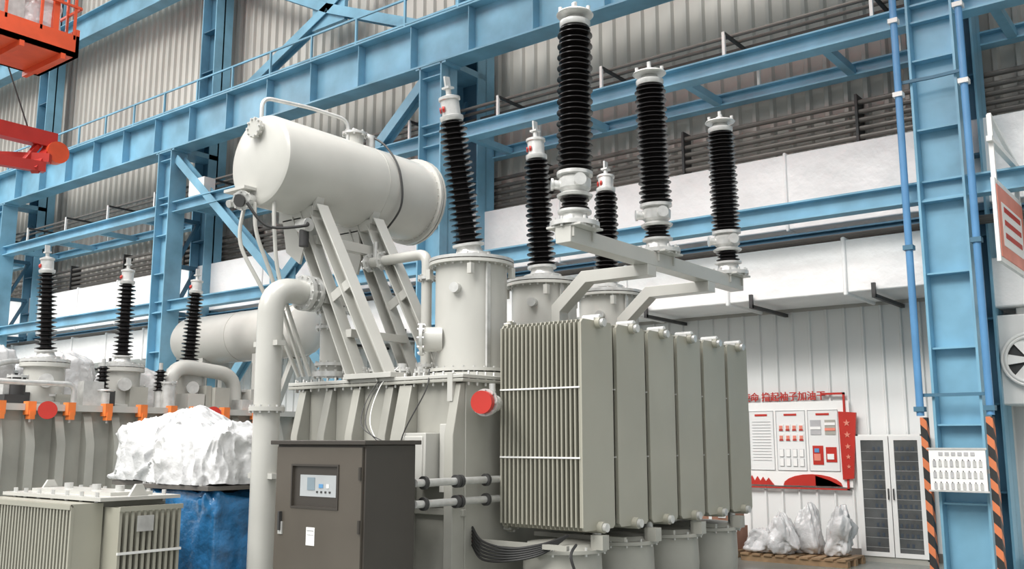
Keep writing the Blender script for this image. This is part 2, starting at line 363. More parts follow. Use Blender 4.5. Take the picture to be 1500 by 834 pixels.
# ================================================================== MAIN TRANSFORMER
def transformer_main():
    O=(-6.7,8.4,0); e=empty('power_transformer',O)
    X0,X1,Y0,Y1,ZL=-7.85,-5.6,6.5,10.7,2.2
    b=B(); b.bx(X0,X1,Y0,Y1,.28,ZL,GT)
    b.bx(X0-.09,X1+.05,Y0-.1,Y1+.1,ZL-.03,ZL+.0,GT); b.bx(X0-.09,X1+.05,Y0-.1,Y1+.1,ZL+.005,ZL+.04,G)
    x=X0
    while x<X1: b.cyl((x,Y0-.07,ZL-.06),(x,Y0-.07,ZL+.07),.013,SV,n=6); x+=.12
    y=Y0
    while y<Y1: b.cyl((X1+.03,y,ZL-.06),(X1+.03,y,ZL+.07),.013,SV,n=6); b.cyl((X0-.06,y,ZL-.06),(X0-.06,y,ZL+.07),.013,SV,n=6); y+=.12
    for x in(-7.75,-7.35,-6.95,-6.5,-5.66):
        b.prism([(x-.05,Y0,.3),(x-.05,Y0-.16,.36),(x-.05,Y0-.16,ZL-.5),(x-.05,Y0-.06,ZL-.04),(x-.05,Y0,ZL-.03)],(.1,0,0),GT)
    b.prism([(-6.35,Y0,.3),(-6.35,Y0-.28,.3),(-6.35,Y0-.28,ZL-.9),(-6.35,Y0-.08,ZL-.04),(-6.35,Y0,ZL-.03)],(.16,0,0),GT)
    for y in(7.0,7.7,8.4,9.1,9.8,10.5):
        b.prism([(X0,y,.3),(X0-.16,y,.36),(X0-.16,y,ZL-.5),(X0-.06,y,ZL-.04),(X0,y,ZL-.03)],(0,.1,0),GT)
    b.bx(X0-.2,X1+.1,Y0-.3,Y0-.1,0,.28,GD); b.bx(X0-.2,X1+.1,Y1-.5,Y1-.3,0,.28,GD); b.bx(X0,X1,Y0,Y1,.2,.28,GT)
    b.bx(X0-.05,X1+.02,Y0-.05,Y0,1.0,1.06,GT)
    b.bx(-6.12,-5.84,Y0-.26,Y0-.02,1.25,1.72,G); b.bx(-6.09,-5.87,Y0-.272,Y0-.26,1.28,1.69,G)
    b.bx(-5.82,-5.72,Y0-.1,Y0,1.2,1.8,G)
    b.obj('tank',O,e,bevel=.006)
    TZ=(3.37,3.32,3.36)
    b=B()
    for i,y in enumerate((7.15,8.38,9.7)):
        x=-6.1; r=.355; tz=TZ[i]
        b.lathe([(r+.08,2.22),(r+.08,2.29),(r,2.3),(r,tz)],Matrix.Translation((x,y,0)),G,48)
        b.flange((x,y,2.32),(0,0,1),r+.08,.03,G,24)
        b.flange((x,y,tz),(0,0,1),r+.07,.03,G,28); b.flange((x,y,tz+.04),(0,0,1),r+.07,.03,SV,0)
        b.flange((x,y,tz+.07),(0,0,1),.24,.05,SV,12)
        for q in(0.4,2.2,3.9,5.4):
            b.box((x+(r+.06)*math.cos(q),y+(r+.06)*math.sin(q),tz-.09),(.05,.05,.1),G)
        b.cyl((x-.1,y-.3,2.62),(x-.25,y-.42,2.62),.12,G,n=24); b.flange((x-.26,y-.43,2.62),(-.15,-.12,0),.16,.03,SV,10)
        b.cyl((x+.1,y-.33,3.1),(x+.12,y-.40,3.1),.05,SV,n=16)
        b.beam((x+.34,y-.15,2.3),(x+.34,y-.15,tz-.03),.02,.05,SV)
    b.obj('bushing_turrets',O,e)
    b=B()
    for i,(y,t,h) in enumerate(((7.15,-.165,1.82),(8.38,-.02,1.78),(9.7,.07,1.62))): bushing_a(b,(-6.12,y,TZ[i]+.09),(-.04,t,1),h,1.0,int(h*12.5))
    b.obj('turret_bushings',O,e)
    # radiators
    b=B(); w=.5; xa,xb=-5.47,-4.60; z0,z1=.90,2.70; nf=19
    for k in range(6):
        y0=6.83+k*.572; yc=y0+w/2
        for i in range(nf):
            x=xa+(xb-xa-.014)*i/(nf-1)
            b.prism([(x,y0+.02,z0+.04),(x,y0+.04,z0),(x,y0+w-.04,z0),(x,y0+w-.02,z0+.04),(x,y0+w-.02,z1-.04),(x,y0+w-.04,z1),(x,y0+.04,z1),(x,y0+.02,z1-.04)],(.010,0,0),GR)
            for yy in(y0,y0+w-.03):
                b.prism([(x-.004,yy+.03,z0+.03),(x-.004,yy+.006,z0+.03),(x,yy,z0+.03),(x+.01,yy,z0+.03),(x+.014,yy+.006,z0+.03),(x+.014,yy+.03,z0+.03)],(0,0,z1-z0-.06),GR)
        x=xb; b.prism([(x,y0+.0,z0+.03),(x,y0+.03,z0),(x,y0+w-.03,z0),(x,y0+w,z0+.03),(x,y0+w,z1-.03),(x,y0+w-.03,z1),(x,y0+.03,z1),(x,y0,z1-.03)],(.02,0,0),GR)
        for z in(z0+.02,z1-.02):
            b.cyl((-5.62,yc,z),(xb+.07,yc,z),.05,GR,n=16); b.cyl((xb+.06,yc,z),(xb+.10,yc,z),.038,SV,n=12)
            b.flange((-5.54,yc,z),(1,0,0),.09,.04,GR,8)
        b.bx(xb-.1,xb+.02,yc-.05,yc+.05,z1+.0,z1+.03,WH); b.cyl((xb-.12,yc,z1+.03),(xb+.06,yc,z1+.03),.028,WH,n=12)
        for z in(1.5,2.1): b.bx(xa,xb,y0-.008,y0+.004,z,z+.014,WH); b.bx(xa,xb,y0+w-.004,y0+w+.008,z,z+.014,WH)
    b.obj('radiator_bank',O,e)
    # HV support frame
    b=B(); b.beam((-4.6,6.6,3.40),(-4.6,10.05,3.40),.16,.14,G)
    for y in(7.98,9.25):
        b.prism([(-5.66,y-.08,2.6),(-5.56,y-.08,2.6),(-5.56,y-.08,2.95),(-5.24,y-.08,3.22),(-4.52,y-.08,3.22),(-4.52,y-.08,3.33),(-5.29,y-.08,3.34),(-5.66,y-.08,3.02)],(0,.16,0),G)
        b.bx(-5.7,-5.5,y-.1,y+.1,2.2,2.65,G)
    for y in(6.78,8.25,9.85):
        b.bx(-4.78,-4.42,y-.18,y+.18,3.47,3.49,G)
        for q in(-.15,.15): b.bx(-4.7,-4.5,y+q-.01,y+q+.01,3.38,3.48,G)
    b.obj('bushing_support_frame',O,e,bevel=.004)
    b=B()
    for y,t,h in((6.78,.02,2.02),(8.25,-.05,1.88),(9.85,-.05,1.80)): bushing_b(b,(-4.6,y,3.53),(0.0,t,1),h)
    b.obj('line_bushings',O,e)
    # conservator
    b=B(); cx,cz,r=-7.8,4.47,.475
    prof=[(.02,5.80),(r-.05,5.81),(r-.01,5.83),(r,5.86),(r,8.0)]
    M=Matrix(((1,0,0,cx),(0,0,1,0),(0,1,0,cz),(0,0,0,1)))
    b.lathe(prof,M,G,64)
    b.flange((cx,8.01,cz),(0,1,0),r+.045,.04,G,36); b.flange((cx,8.06,cz),(0,1,0),r+.045,.03,G,0)
    b.lathe([(r,8.07),(r*.9,8.13),(r*.5,8.18),(.02,8.2)],M,G,48)
    b.cyl((cx-.02,5.81,cz+.33),(cx-.02,5.75,cz+.33),.085,G,n=24); b.flange((cx-.02,5.75,cz+.33),(0,1,0),.105,.025,G,10)
    b.bx(cx-.36,cx-.02,5.66,5.82,cz-.32,cz-.29,G); b.cyl((cx-.1,5.8,cz-.42),(cx-.02,5.62,cz-.46),.08,SV,n=20); b.cyl((cx-.02,5.62,cz-.46),(cx-.015,5.60,cz-.465),.065,GD,n=20)
    b.flange((cx-.02,5.64,cz-.455),(.08,-.18,-.04),.1,.02,SV,8)
    b.cyl((cx-.3,5.79,cz-.4),(cx-.3,5.68,cz-.44),.04,SV,n=14)
    b.tube([(cx-.18,5.95,cz+.42),(cx-.18,5.95,cz+.75),(cx-.1,6.55,cz+.78),(cx+.05,6.95,cz+.72),(cx+.05,6.95,cz+.46)],.022,SV,bend=.12)
    b.cyl((cx+.05,7.05,cz+.44),(cx+.05,7.05,cz+.58),.10,G,n=20); b.flange((cx+.05,7.05,cz+.58),(0,0,1),.14,.025,SV,8)
    b.cyl((cx+.1,7.25,cz+.42),(cx+.1,7.25,cz+.6),.05,SV,n=14); b.cyl((cx+.1,7.25,cz+.58),(cx-.05,7.1,cz+.66),.035,SV,n=10)
    b.tube([(cx+.1,7.25,cz+.6),(cx+.3,7.3,cz+.45),(cx+.47,7.35,cz+.15),(cx+.47,7.38,cz-.25),(cx+.2,7.38,cz-.52)],.012,GD,smooth=True,n=8)
    b.cyl((cx,7.2,cz),(cx,7.212,cz),r+.004,G,n=64)
    b.obj('conservator',O,e,sharp=40)
    b=B()
    for y in(6.35,7.15):
        b.bx(cx-.26,cx+.28,y-.06,y+.06,3.93,4.05,G)
        for q in(-.42,.42):
            b.prism([(cx+q*.6,y-.05,4.0),(cx+q*.6+.05,y-.05,4.0),(cx+q*.75+.05,y-.05,4.25),(cx+q*.75,y-.05,4.25)],(0,.1,0),G)
        # paired channel legs, open toward the front so that the recess shows
        for q0,q1 in(((cx+.02,4.0),(-6.95,2.24)),((cx+.30,4.02),(-6.55,2.24))):
            p0=(q0[0],y,q0[1]); p1=(q1[0],y+.1,q1[1])
            b.beam(p0,p1,.015,.15,G,(0,1,0),-.065); b.beam(p0,p1,.015,.15,G,(0,1,0),.065); b.beam(p0,p1,.12,.015,G,(0,1,0),0,.06)
        b.prism([(cx-.2,y-.06,3.95),(cx+.1,y-.06,3.95),(cx+.16,y-.06,3.62),(cx+.10,y-.06,3.45),(cx-.12,y-.06,3.6)],(0,.03,0),G)
        b.bx(-7.05,-6.4,y,y+.22,2.24,2.29,G)
        b.beam((-7.3,y+.02,3.05),(-7.02,y+.02,3.2),.02,.1,G)
    b.beam((cx+.25,6.35,3.7),(cx+.25,7.15,3.7),.1,.1,G); b.beam((-7.05,6.4,2.7),(-7.05,7.2,2.7),.08,.08,G)
    b.cyl((cx+.2,6.2,3.82),(cx+.34,6.2,3.82),.07,SV,n=16); b.cyl((cx+.27,6.2,3.82),(cx+.27,6.2,3.6),.05,GD,n=14)
    b.obj('conservator_support',O,e,bevel=.003)
    # pipework
    b=B()
    b.tube([(-7.5,5.8,0),(-7.5,5.8,3.12),(-7.5,6.35,3.12)],.125,G,n=28,bend=.26)
    b.flange((-7.5,6.2,3.12),(0,1,0),.18,.05,SV,12); b.flange((-7.5,6.3,3.12),(0,1,0),.18,.05,SV,12)
    b.bx(-7.66,-7.34,6.34,6.8,3.02,3.2,G); b.flange((-7.5,6.6,2.98),(0,0,1),.19,.04,SV,12)
    b.cyl((-7.5,6.6,2.3),(-7.5,6.6,3.0),.13,G,n=28); b.flange((-7.5,6.6,2.8),(0,0,1),.18,.03,SV,12); b.flange((-7.5,6.6,2.32),(0,0,1),.2,.05,SV,12); b.flange((-7.5,6.6,2.42),(0,0,1),.18,.03,SV,12)
    b.flange((-7.5,5.8,1.95),(0,0,1),.17,.04,G,12); 
    for z in(2.55,1.3): b.bx(-7.68,-7.32,5.75,5.85,z,z+.05,G)
    b.tube([(-7.55,7.1,3.56),(-6.66,7.1,3.56),(-6.66,7.1,2.25)],.055,G,n=18,bend=.12)
    b.flange((-7.5,7.1,3.56),(1,0,0),.1,.04,SV,8); b.flange((-7.3,7.1,3.56),(1,0,0),.1,.03,SV,8); b.flange((-6.66,7.1,2.4),(0,0,1),.1,.03,SV,8); b.flange((-6.66,7.1,3.3),(0,0,1),.09,.03,SV,8)
    b.cyl((-7.42,7.1,3.56),(-7.42,7.1,3.78),.03,SV,n=10)
    for p in([(cx-.12,5.75,4.02),(cx-.12,5.72,3.6),(cx+.0,5.95,3.1),(cx+.02,6.4,2.3)],[(cx+.0,5.78,4.02),(cx+.05,5.78,3.7),(cx+.08,5.95,3.3),(cx+.1,6.4,2.3)],[(cx+.15,5.9,4.1),(cx+.18,5.9,3.7),(cx+.18,6.0,3.2),(cx+.2,6.4,2.3)]):
        b.tube(p,.02,G,n=8,smooth=True)
    b.tube([(cx+.05,5.65,3.98),(cx+.2,5.8,3.75),(cx+.4,6.1,3.78),(cx+.3,6.2,3.85)],.015,BKM,n=8,smooth=True)
    for z in(1.31,1.14):
        b.cyl((-5.5,5.76,z),(-5.5,6.9,z),.032,SV,n=14)
        for y in(5.85,6.25,6.3,6.65): b.cyl((-5.5,y,z),(-5.5,y+.03,z),.055,GD,n=14)
    # drain valve with red cover
    b.tube([(-5.62,6.7,1.98),(-5.40,6.7,1.98),(-5.33,6.42,1.98)],.075,G,n=18,bend=.1); b.flange((-5.34,6.46,1.98),(-.07,.28,0),.12,.03,SV,8)
    b.cyl((-5.33,6.43,1.98),(-5.315,6.37,1.98),.10,RD,n=28); b.cyl((-5.46,6.7,2.0),(-5.46,6.7,2.16),.03,SV,n=10)
    b.beam((-5.7,6.42,2.25),(-5.7,6.42,2.0),.06,.05,G)
    b.obj('pipework',O,e,sharp=40)
    b=B()
    for x,y,s in((-7.2,6.6,.12),(-6.95,6.52,.08),(-6.85,6.6,.1),(-6.5,6.6,.09),(-6.35,6.7,.07)):
        b.cyl((x,y,2.24),(x,y,2.24+s*1.6),s*.5,SV,n=14); b.flange((x,y,2.24+s*.9),(0,0,1),s*.8,.02,SV,6)
    for q in range(3):
        b.tube([(-6.5,6.55,2.35),(-6.55-.04*q,6.36,2.15),(-6.5-.06*q,6.2,1.8),(-6.2,6.15,1.5+.06*q)],.005,GD if q else CP,n=6,smooth=True)
    b.tube([(-6.0,6.45,2.3),(-5.95,6.35,2.1),(-6.1,6.22,1.7),(-6.2,6.2,1.3),(-6.3,6.1,1.2)],.006,BKM,n=6,smooth=True)
    b.tube([(-7.75,7.4,2.3),(-6.8,7.6,2.32),(-6.8,10,2.3)],.03,G,n=8,bend=.1)
    b.obj('cover_fittings',O,e)
    # vessels below radiators
    b=B()
    for y in(7.05,7.95,8.85,9.75):
        b.lathe([(.24,.0),(.33,.2),(.35,.45),(.34,.70),(.39,.71),(.39,.74),(.34,.745),(.30,.78),(.1,.80)],Matrix.Translation((-4.95,y,0)),GT,40)
        for q in range(16): b.cyl((-4.95+.37*math.cos(q*math.pi/8),y+.37*math.sin(q*math.pi/8),.69),(-4.95+.37*math.cos(q*math.pi/8),y+.37*math.sin(q*math.pi/8),.765),.012,SV,n=6)
        b.bx(-4.62,-4.5,y-.05,y+.05,.74,.86,GT); b.cyl((-4.72,y+.2,.74),(-4.72,y+.2,.9),.04,SV,n=12)
        b.bx(-5.6,-4.6,y-.44,y-.40,.76,.80,GT)
    for k in range(6):
        b.tube([(-5.6,6.6,.90-.03*k),(-5.4,6.5,.80-.03*k),(-5.1,6.5,.76-.02*k),(-4.85,6.62,.80-.015*k),(-4.75,6.85,.86)],.011,BKM,n=8,smooth=True)
    b.tube([(-4.6,6.75,.8),(-4.55,6.6,.72),(-4.5,6.62,.5),(-4.5,6.6,.1)],.012,BKM,n=8,smooth=True)
    b.obj('oil_pump_units',O,e)
transformer_main()
# ================================================================== SECOND TRANSFORMER
def transformer_back():
    O=(-14.2,8.3,0); e=empty('power_transformer',O)
    b=B(); X0,X1,Y0,Y1,ZL=-15.6,-13.3,5.6,10.9,2.1
    b.bx(X0,X1,Y0,Y1,.2,ZL,GT); b.bx(X0-.1,X1+.12,Y0-.1,Y1+.1,ZL-.04,ZL+.05,G)
    b.bx(X0,X1,Y0+.5,Y0+.7,0,.2,GD); b.bx(X0,X1,Y1-.7,Y1-.5,0,.2,GD)
    y=Y0+.2
    while y<Y1:
        b.prism([(X1,y,.25),(X1+.18,y,.3),(X1+.18,y,ZL-.5),(X1+.05,y,ZL-.1),(X1,y,ZL-.05)],(0,.12,0),GT); y+=.42
    x=X0+.3
    while x<X1:
        b.prism([(x,Y0,.25),(x,Y0-.18,.3),(x,Y0-.18,ZL-.5),(x,Y0-.05,ZL-.1),(x,Y0,ZL-.05)],(.12,0,0),GT); x+=.42
    b.obj('tank',O,e)
    b=B(); 
    for y in(5.8,6.2,6.75,7.3,7.85,8.35,8.75,9.3,9.9):
        b.bx(X1+.06,X1+.2,y,y+.11,ZL-.10,ZL+.08,OC); b.bx(X1+.1,X1+.22,y+.02,y+.09,ZL-.16,ZL-.05,OC); b.cyl((X1+.15,y+.055,ZL-.2),(X1+.15,y+.055,ZL-.1),.015,SV,n=6)
    b.obj('rim_clamps',O,e)
    b=B()
    for y in(6.5,9.1): b.cyl((X1+.15,y,ZL-.04),(X1+.34,y-.1,ZL-.04),.10,SV,n=20); b.cyl((X1+.34,y-.1,ZL-.04),(X1+.39,y-.13,ZL-.04),.12,RD,n=24)
    b.obj('valves',O,e)
    b=B()
    for y,t in((6.82,-.06),(8.02,-.0),(9.2,.05)):
        b.lathe([(.36,2.14),(.36,2.2),(.28,2.21),(.28,2.70),(.34,2.71),(.34,2.77)],Matrix.Translation((-14,y,0)),G,36); b.flange((-14,y,2.80),(0,0,1),.34,.04,SV,16)
        b.cyl((-13.75,y-.1,2.5),(-13.6,y-.16,2.5),.1,SV,n=18)
        bushing_a(b,(-14,y,2.83),(0,t,1),1.66,.95,18)
    b.obj('turret_bushings',O,e)
    b=B(); cy,cz,r=10.5,3.5,.45
    M=Matrix(((0,0,1,0),(1,0,0,cy),(0,1,0,cz),(0,0,0,1)))
    b.lathe([(.02,-16.1),(r*.6,-16.07),(r*.9,-16.0),(r,-15.9),(r,-12.75),(r*.93,-12.62),(r*.7,-12.52),(r*.3,-12.47),(.02,-12.46)],M,G,48)
    b.cyl((-12.79,cy,cz),(-12.76,cy,cz),r+.012,G,n=48); b.cyl((-14.3,cy,cz),(-14.28,cy,cz),r+.006,G,n=48)
    for x in(-15.2,-13.6): b.bx(x-.08,x+.08,cy-.28,cy+.28,cz-r-.08,cz-.36,G); b.beam((x,cy-.22,cz-r),(x,cy-.22,2.1),.12,.12,G); b.beam((x,cy+.22,cz-r),(x,cy+.22,2.1),.12,.12,G)
    b.beam((-12.9,cy,cz-r),(-13.4,cy,2.1),.1,.1,G)
    b.cyl((-13.2,cy-.2,cz-.45),(-13.2,cy-.2,2.1),.035,SV,n=10)
    b.obj('conservator',O,e)
    b=B()
    for i in range(60):
        x=random.uniform(X0,X1-.1);y=random.uniform(Y0,Y1)
        h=random.uniform(.1,.42); k=random.random(); m=random.choice([G,SV,SV,GT,GD])
        if k<.5: b.cyl((x,y,2.14),(x,y,2.14+h),random.uniform(.04,.12),m,n=14); b.flange((x,y,2.14+h),(0,0,1),.14,.03,SV,6)
        else: b.box((x,y,2.14+h/2),(random.uniform(.1,.3),random.uniform(.1,.35),h),m)
    for y in(7.5,8.45): 
        b.lathe(sheds(0,.35,6,.05,.1),ZM((-13.6,y,2.4)),BK,18); b.cyl((-13.6,y,2.14),(-13.6,y,2.42),.08,SV,n=14); b.cyl((-13.6,y,2.74),(-13.6,y,2.86),.03,SV,n=8)
    b.tube([(-13.7,9.9,2.1),(-13.7,9.9,2.75),(-13.7,8.75,2.85),(-13.7,8.6,2.3)],.12,G,n=20,bend=.35)
    b.bx(-13.9,-13.5,8.9,9.2,2.14,2.4,G)
    b.tube([(-13.45,5.8,2.1),(-13.45,5.8,2.45),(-13.45,7.0,2.45),(-13.45,7.0,2.1)],.04,SV,bend=.12)
    b.tube([(-13.6,5.6,2.4),(-14.4,6.5,2.8),(-15,8,2.8)],.04,SV,smooth=True)
    for y in(5.75,7.45): 
        b.cyl((-13.4,y,2.15),(-13.4,y,2.35),.06,SV,n=14); b.tube([V((-13.4,y,2.38))+V((.11*math.cos(q*math.pi/8),.11*math.sin(q*math.pi/8),0)) for q in range(17)],.012,SV,n=6)
    b.obj('cover_fittings',O,e)
    b=B()
    b.drape((-15.0,6.2,3.05),.55,.55,.7,PL,3,80,pw=.8); b.drape((-14.9,7.45,2.95),.5,.5,.7,PL,5,80,pw=.8); b.drape((-14.9,8.7,2.85),.45,.5,.6,PL,7,80,pw=.8)
    b.obj('plastic_wrapping',O,e,sharp=60)
transformer_back()
# ================================================================== CONTROL CABINET
O=(-6.02,5.47,0); e=empty('control_cabinet',O)
b=B(); x0,x1,y0,y1=-6.55,-5.49,5.2,5.75; z0,z1=.30,1.62
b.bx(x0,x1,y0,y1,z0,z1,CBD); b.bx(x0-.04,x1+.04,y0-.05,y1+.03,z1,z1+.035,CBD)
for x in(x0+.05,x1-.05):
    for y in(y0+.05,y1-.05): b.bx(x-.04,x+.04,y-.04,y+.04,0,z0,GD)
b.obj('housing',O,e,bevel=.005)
b=B()
wx0,wx1,wz0,wz1=-6.32,-5.78,1.13,1.45
yd=y0-.022
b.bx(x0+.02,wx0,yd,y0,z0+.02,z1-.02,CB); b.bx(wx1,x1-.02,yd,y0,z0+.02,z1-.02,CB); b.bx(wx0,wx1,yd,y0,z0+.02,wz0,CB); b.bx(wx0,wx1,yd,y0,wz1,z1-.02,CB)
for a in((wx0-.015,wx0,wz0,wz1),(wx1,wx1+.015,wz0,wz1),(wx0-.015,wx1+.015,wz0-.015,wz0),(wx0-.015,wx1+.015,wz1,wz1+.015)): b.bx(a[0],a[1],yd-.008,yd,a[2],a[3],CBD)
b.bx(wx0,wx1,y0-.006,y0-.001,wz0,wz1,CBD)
b.bx(wx0+.08,wx1-.03,y0-.010,y0-.006,wz0+.08,wz1-.07,PNL); b.bx(wx0+.17,wx0+.26,y0-.014,y0-.010,wz0+.13,wz1-.09,SC)
b.bx(wx0+.31,wx0+.36,y0-.014,y0-.010,wz0+.15,wz0+.18,BP); b.bx(wx0+.40,wx0+.43,y0-.014,y0-.010,wz0+.15,wz0+.18,CP)
for k in range(4): b.bx(wx0+.28+.05*k,wx0+.30+.05*k,y0-.014,y0-.010,wz0+.11,wz0+.125,GD)
b.bx(x0+.09,x0+.11,yd-.03,yd,.93,1.08,GD); b.bx(x0+.075,x0+.125,yd-.012,yd,.9,1.0,SV)
b.bx(-6.13,-6.03,yd-.004,yd,.83,.97,CP); b.bx(-6.12,-6.04,yd-.006,yd-.004,.94,.95,TG); b.bx(-6.12,-6.04,yd-.006,yd-.004,.91,.915,TG)
for z in(.6,1.0,1.4): b.cyl((x1-.03,yd-.01,z-.05),(x1-.03,yd-.01,z+.05),.012,CBD,n=10)
b.obj('door',O,e)
# ================================================================== SMALL TRANSFORMER
O=(-8.5,4.6,0); e=empty('distribution_transformer',O)
b=B(); b.bx(-9.3,-7.85,4.4,5.0,.15,1.15,GT); b.bx(-9.45,-7.7,4.3,5.05,1.15,1.18,G); b.bx(-9.2,-7.9,4.45,4.6,0,.15,GD); b.bx(-9.2,-7.9,4.8,4.95,0,.15,GD)
b.bx(-9.3,-7.9,4.5,4.9,1.18,1.21,G)
for x in(-9.3,-9.1,-8.85,-8.6,-8.35,-8.1,-7.85):
    for y in(4.35,4.98): b.cyl((x,y,1.12),(x,y,1.22),.018,SV,n=6)
for x in(-9.0,-8.5,-8.1): b.cyl((x,4.7,1.21),(x,4.7,1.26),.04,SV,n=14)
for x in(-9.35,-7.8): b.prism([(x,4.6,1.18),(x,4.66,1.28),(x,4.72,1.28),(x,4.78,1.18)],(.03,0,0),G)
b.obj('tank',O,e)
b=B()
for i in range(31):
    x=-9.45+i*.055
    b.prism([(x,4.12,.25),(x,4.38,.25),(x,4.38,1.12),(x,4.12,1.12)],(.010,0,0),GR); b.bx(x-.007,x+.017,4.1,4.125,.26,1.11,GR)
b.bx(-9.46,-7.79,4.09,4.11,1.09,1.13,GR); b.bx(-9.46,-7.79,4.09,4.11,.24,.28,GR); b.bx(-9.46,-7.79,4.1,4.38,1.12,1.135,GR)
for i in range(11):
    y=4.4+i*.055
    b.prism([(-7.83,y,.3),(-7.57,y,.3),(-7.57,y,1.1),(-7.83,y,1.1)],(0,.010,0),GR); b.bx(-7.575,-7.55,y-.007,y+.017,.3,1.1,GR)
b.bx(-7.56,-7.54,4.39,4.98,1.07,1.11,GR); b.bx(-7.56,-7.54,4.39,4.98,.28,.32,GR); b.bx(-7.56,-7.54,4.39,4.98,.72,.74,WH)
b.bx(-7.545,-7.535,4.55,4.70,.90,1.03,SV)
b.obj('radiator_fins',O,e)
# ================================================================== WRAPPED CRATES
O=(-8.35,5.9,0); e=empty('wrapped_crate',O)
b=B(); b.blob((-8.35,5.9,.6),(1.02,.95,1.16),PB,.22,.07,3,2,96); b.obj('blue_wrap',O,e,sharp=60)
b=B(); b.bx(-8.95,-7.8,5.4,6.4,1.19,1.23,PG); b.bx(-8.85,-7.85,5.4,6.4,0,.06,PW)
for k in range(9): b.cyl((-8.9+.12*k,5.42,1.19),(-8.9+.12*k,5.42,1.25),.015,SV,n=6)
b.bx(-8.98,-8.93,5.42,5.46,.95,1.2,BL); b.bx(-8.7,-8.0,5.55,6.25,1.23,1.58,GT)
b.obj('lid',O,e)
b=B(); b.drape((-8.36,5.93,1.76),.54,.50,.42,PL,11,260,.06,.05,.6,10,((-.3,-.1,.06,.25),(.25,.1,.05,.25)),.06); b.obj('plastic_sheet',O,e,sharp=80)
O=(-10.3,6.6,0); e=empty('plastic_covered_machine_part',O)
b=B(); b.drape((-10.12,6.6,1.90),.64,.55,.58,PL,17,260,.07,.05,.6,10,((-.3,0,.05,.3),(.2,.1,.07,.3)),.065); b.obj('plastic_sheet',O,e,sharp=80)
b=B(); b.bx(-10.6,-9.7,6.2,6.95,0,1.15,GT); b.bx(-10.7,-9.6,6.1,7.05,1.15,1.2,PG); b.bx(-10.5,-9.85,6.35,6.85,1.2,1.65,GT); b.obj('stand',O,e)
# ================================================================== COLUMN FITTINGS
X=-2.9
e=empty('blue_riser_pipe',(X,12.3,0)); b=B()
for x in(X-.40,X+.38):
    b.cyl((x,12.28,1.95),(x,12.28,14),.045,BP,n=16)
    for z in(2.0,4.0,6.0,7.0,8.2): b.bx(x-.06,x+.06,12.22,12.34,z,z+.06,WH if z in(6.0,7.0) else BD)
    for z in(2.2,6.2): b.beam((x,12.33,z),(X,12.36,z),.03,.04,BD)
b.obj('pipes',(X,12.3,0),e)
b=B()
for x in(X-.40,X+.33): b.bx(x-.0,x+.075,12.24,12.35,0,1.93,HZ); b.bx(x-.02,x+.095,12.22,12.36,0,.03,GD)
b.obj('hazard_post_guard',(X,12.3,0))
e=empty('key_tag_board',(X,12.2,1.3)); b=B(); b.bx(X-.31,X+.31,12.18,12.21,1.08,1.55,CP); b.bx(X-.33,X+.33,12.17,12.18,1.06,1.08,SV); b.bx(X-.33,X+.33,12.17,12.18,1.55,1.57,SV)
b.beam((X-.28,12.21,1.3),(X-.28,12.38,1.3),.05,.05,SV); b.beam((X+.28,12.21,1.3),(X+.28,12.38,1.3),.05,.05,SV)
for r_ in range(3):
    for c in range(9):
        x=X-.27+c*.063; z=1.42-.13*r_; b.bx(x,x+.035,12.17,12.18,z-.07,z,SV if c%3 else TG); b.cyl((x+.017,12.18,z+.01),(x+.017,12.16,z+.01),.006,GD,n=6)
for c in range(6): b.bx(X-.2+c*.07,X-.155+c*.07,12.172,12.18,1.48,1.52,TG)
b.obj('board',(X,12.2,1.3),e)
# hanging sign
e=empty('hanging_sign_board',(-2.15,12.2,4)); b=B()
b.prism([(-2.15,11.4,3.6),(-2.15,12.9,3.6),(-2.15,12.9,4.55),(-2.15,11.4,4.55)],(.04,0,0),WH)
b.bx(-2.11,-2.10,11.45,12.85,3.66,4.48,PK); b.bx(-2.10,-2.095,11.6,12.7,3.8,4.3,CP)
for z in(3.9,4.05,4.2): b.bx(-2.095,-2.09,11.7,12.6,z,z+.06,RD)
b.beam((-2.13,11.4,5.0),(-2.13,13.55,5.0),.06,.06,WH); b.beam((-2.13,11.5,4.5),(-2.13,11.5,5.3),.05,.05,WH); b.beam((-2.13,12.8,4.5),(-2.13,12.8,5.0),.05,.05,WH); b.beam((-2.13,11.5,5.3),(-2.13,13.0,5.0),.04,.04,WH)
b.obj('board',(-2.15,12.2,4),e)
# fan unit
e=empty('exhaust_fan_unit',(-1.9,13.8,2.7)); b=B()
b.bx(-2.62,-1.2,13.5,14.25,2.1,3.25,WH); b.bx(-2.62,-1.2,13.45,14.25,3.35,4.0,DU); b.bx(-2.4,-1.4,13.6,14.2,3.25,3.35,WH); b.obj('housing',(-1.9,13.8,2.7),e,bevel=.02)
b=B(); c=V((-2.24,13.46,2.66))
for r_ in(.33,.29): b.tube([c+V((r_*math.cos(q*math.pi/16),-.04,r_*math.sin(q*math.pi/16))) for q in range(33)],.02,WH,n=8)
b.cyl(c,c+V((0,.03,0)),.3,GD,n=32); b.cyl(c+V((0,-.06,0)),c,.07,WH,n=20)
for k in range(6):
    q=k*math.pi/3; a=V((math.cos(q),0,math.sin(q))); t=V((-math.sin(q),0,math.cos(q)))
    b.prism([c+a*.06-t*.03+V((0,-.03,0)),c+a*.28-t*.08+V((0,-.01,0)),c+a*.28+t*.06+V((0,-.04,0)),c+a*.06+t*.03+V((0,-.03,0))],(0,-.006,0),WH)
b.obj('fan',(-1.9,13.8,2.7),e)
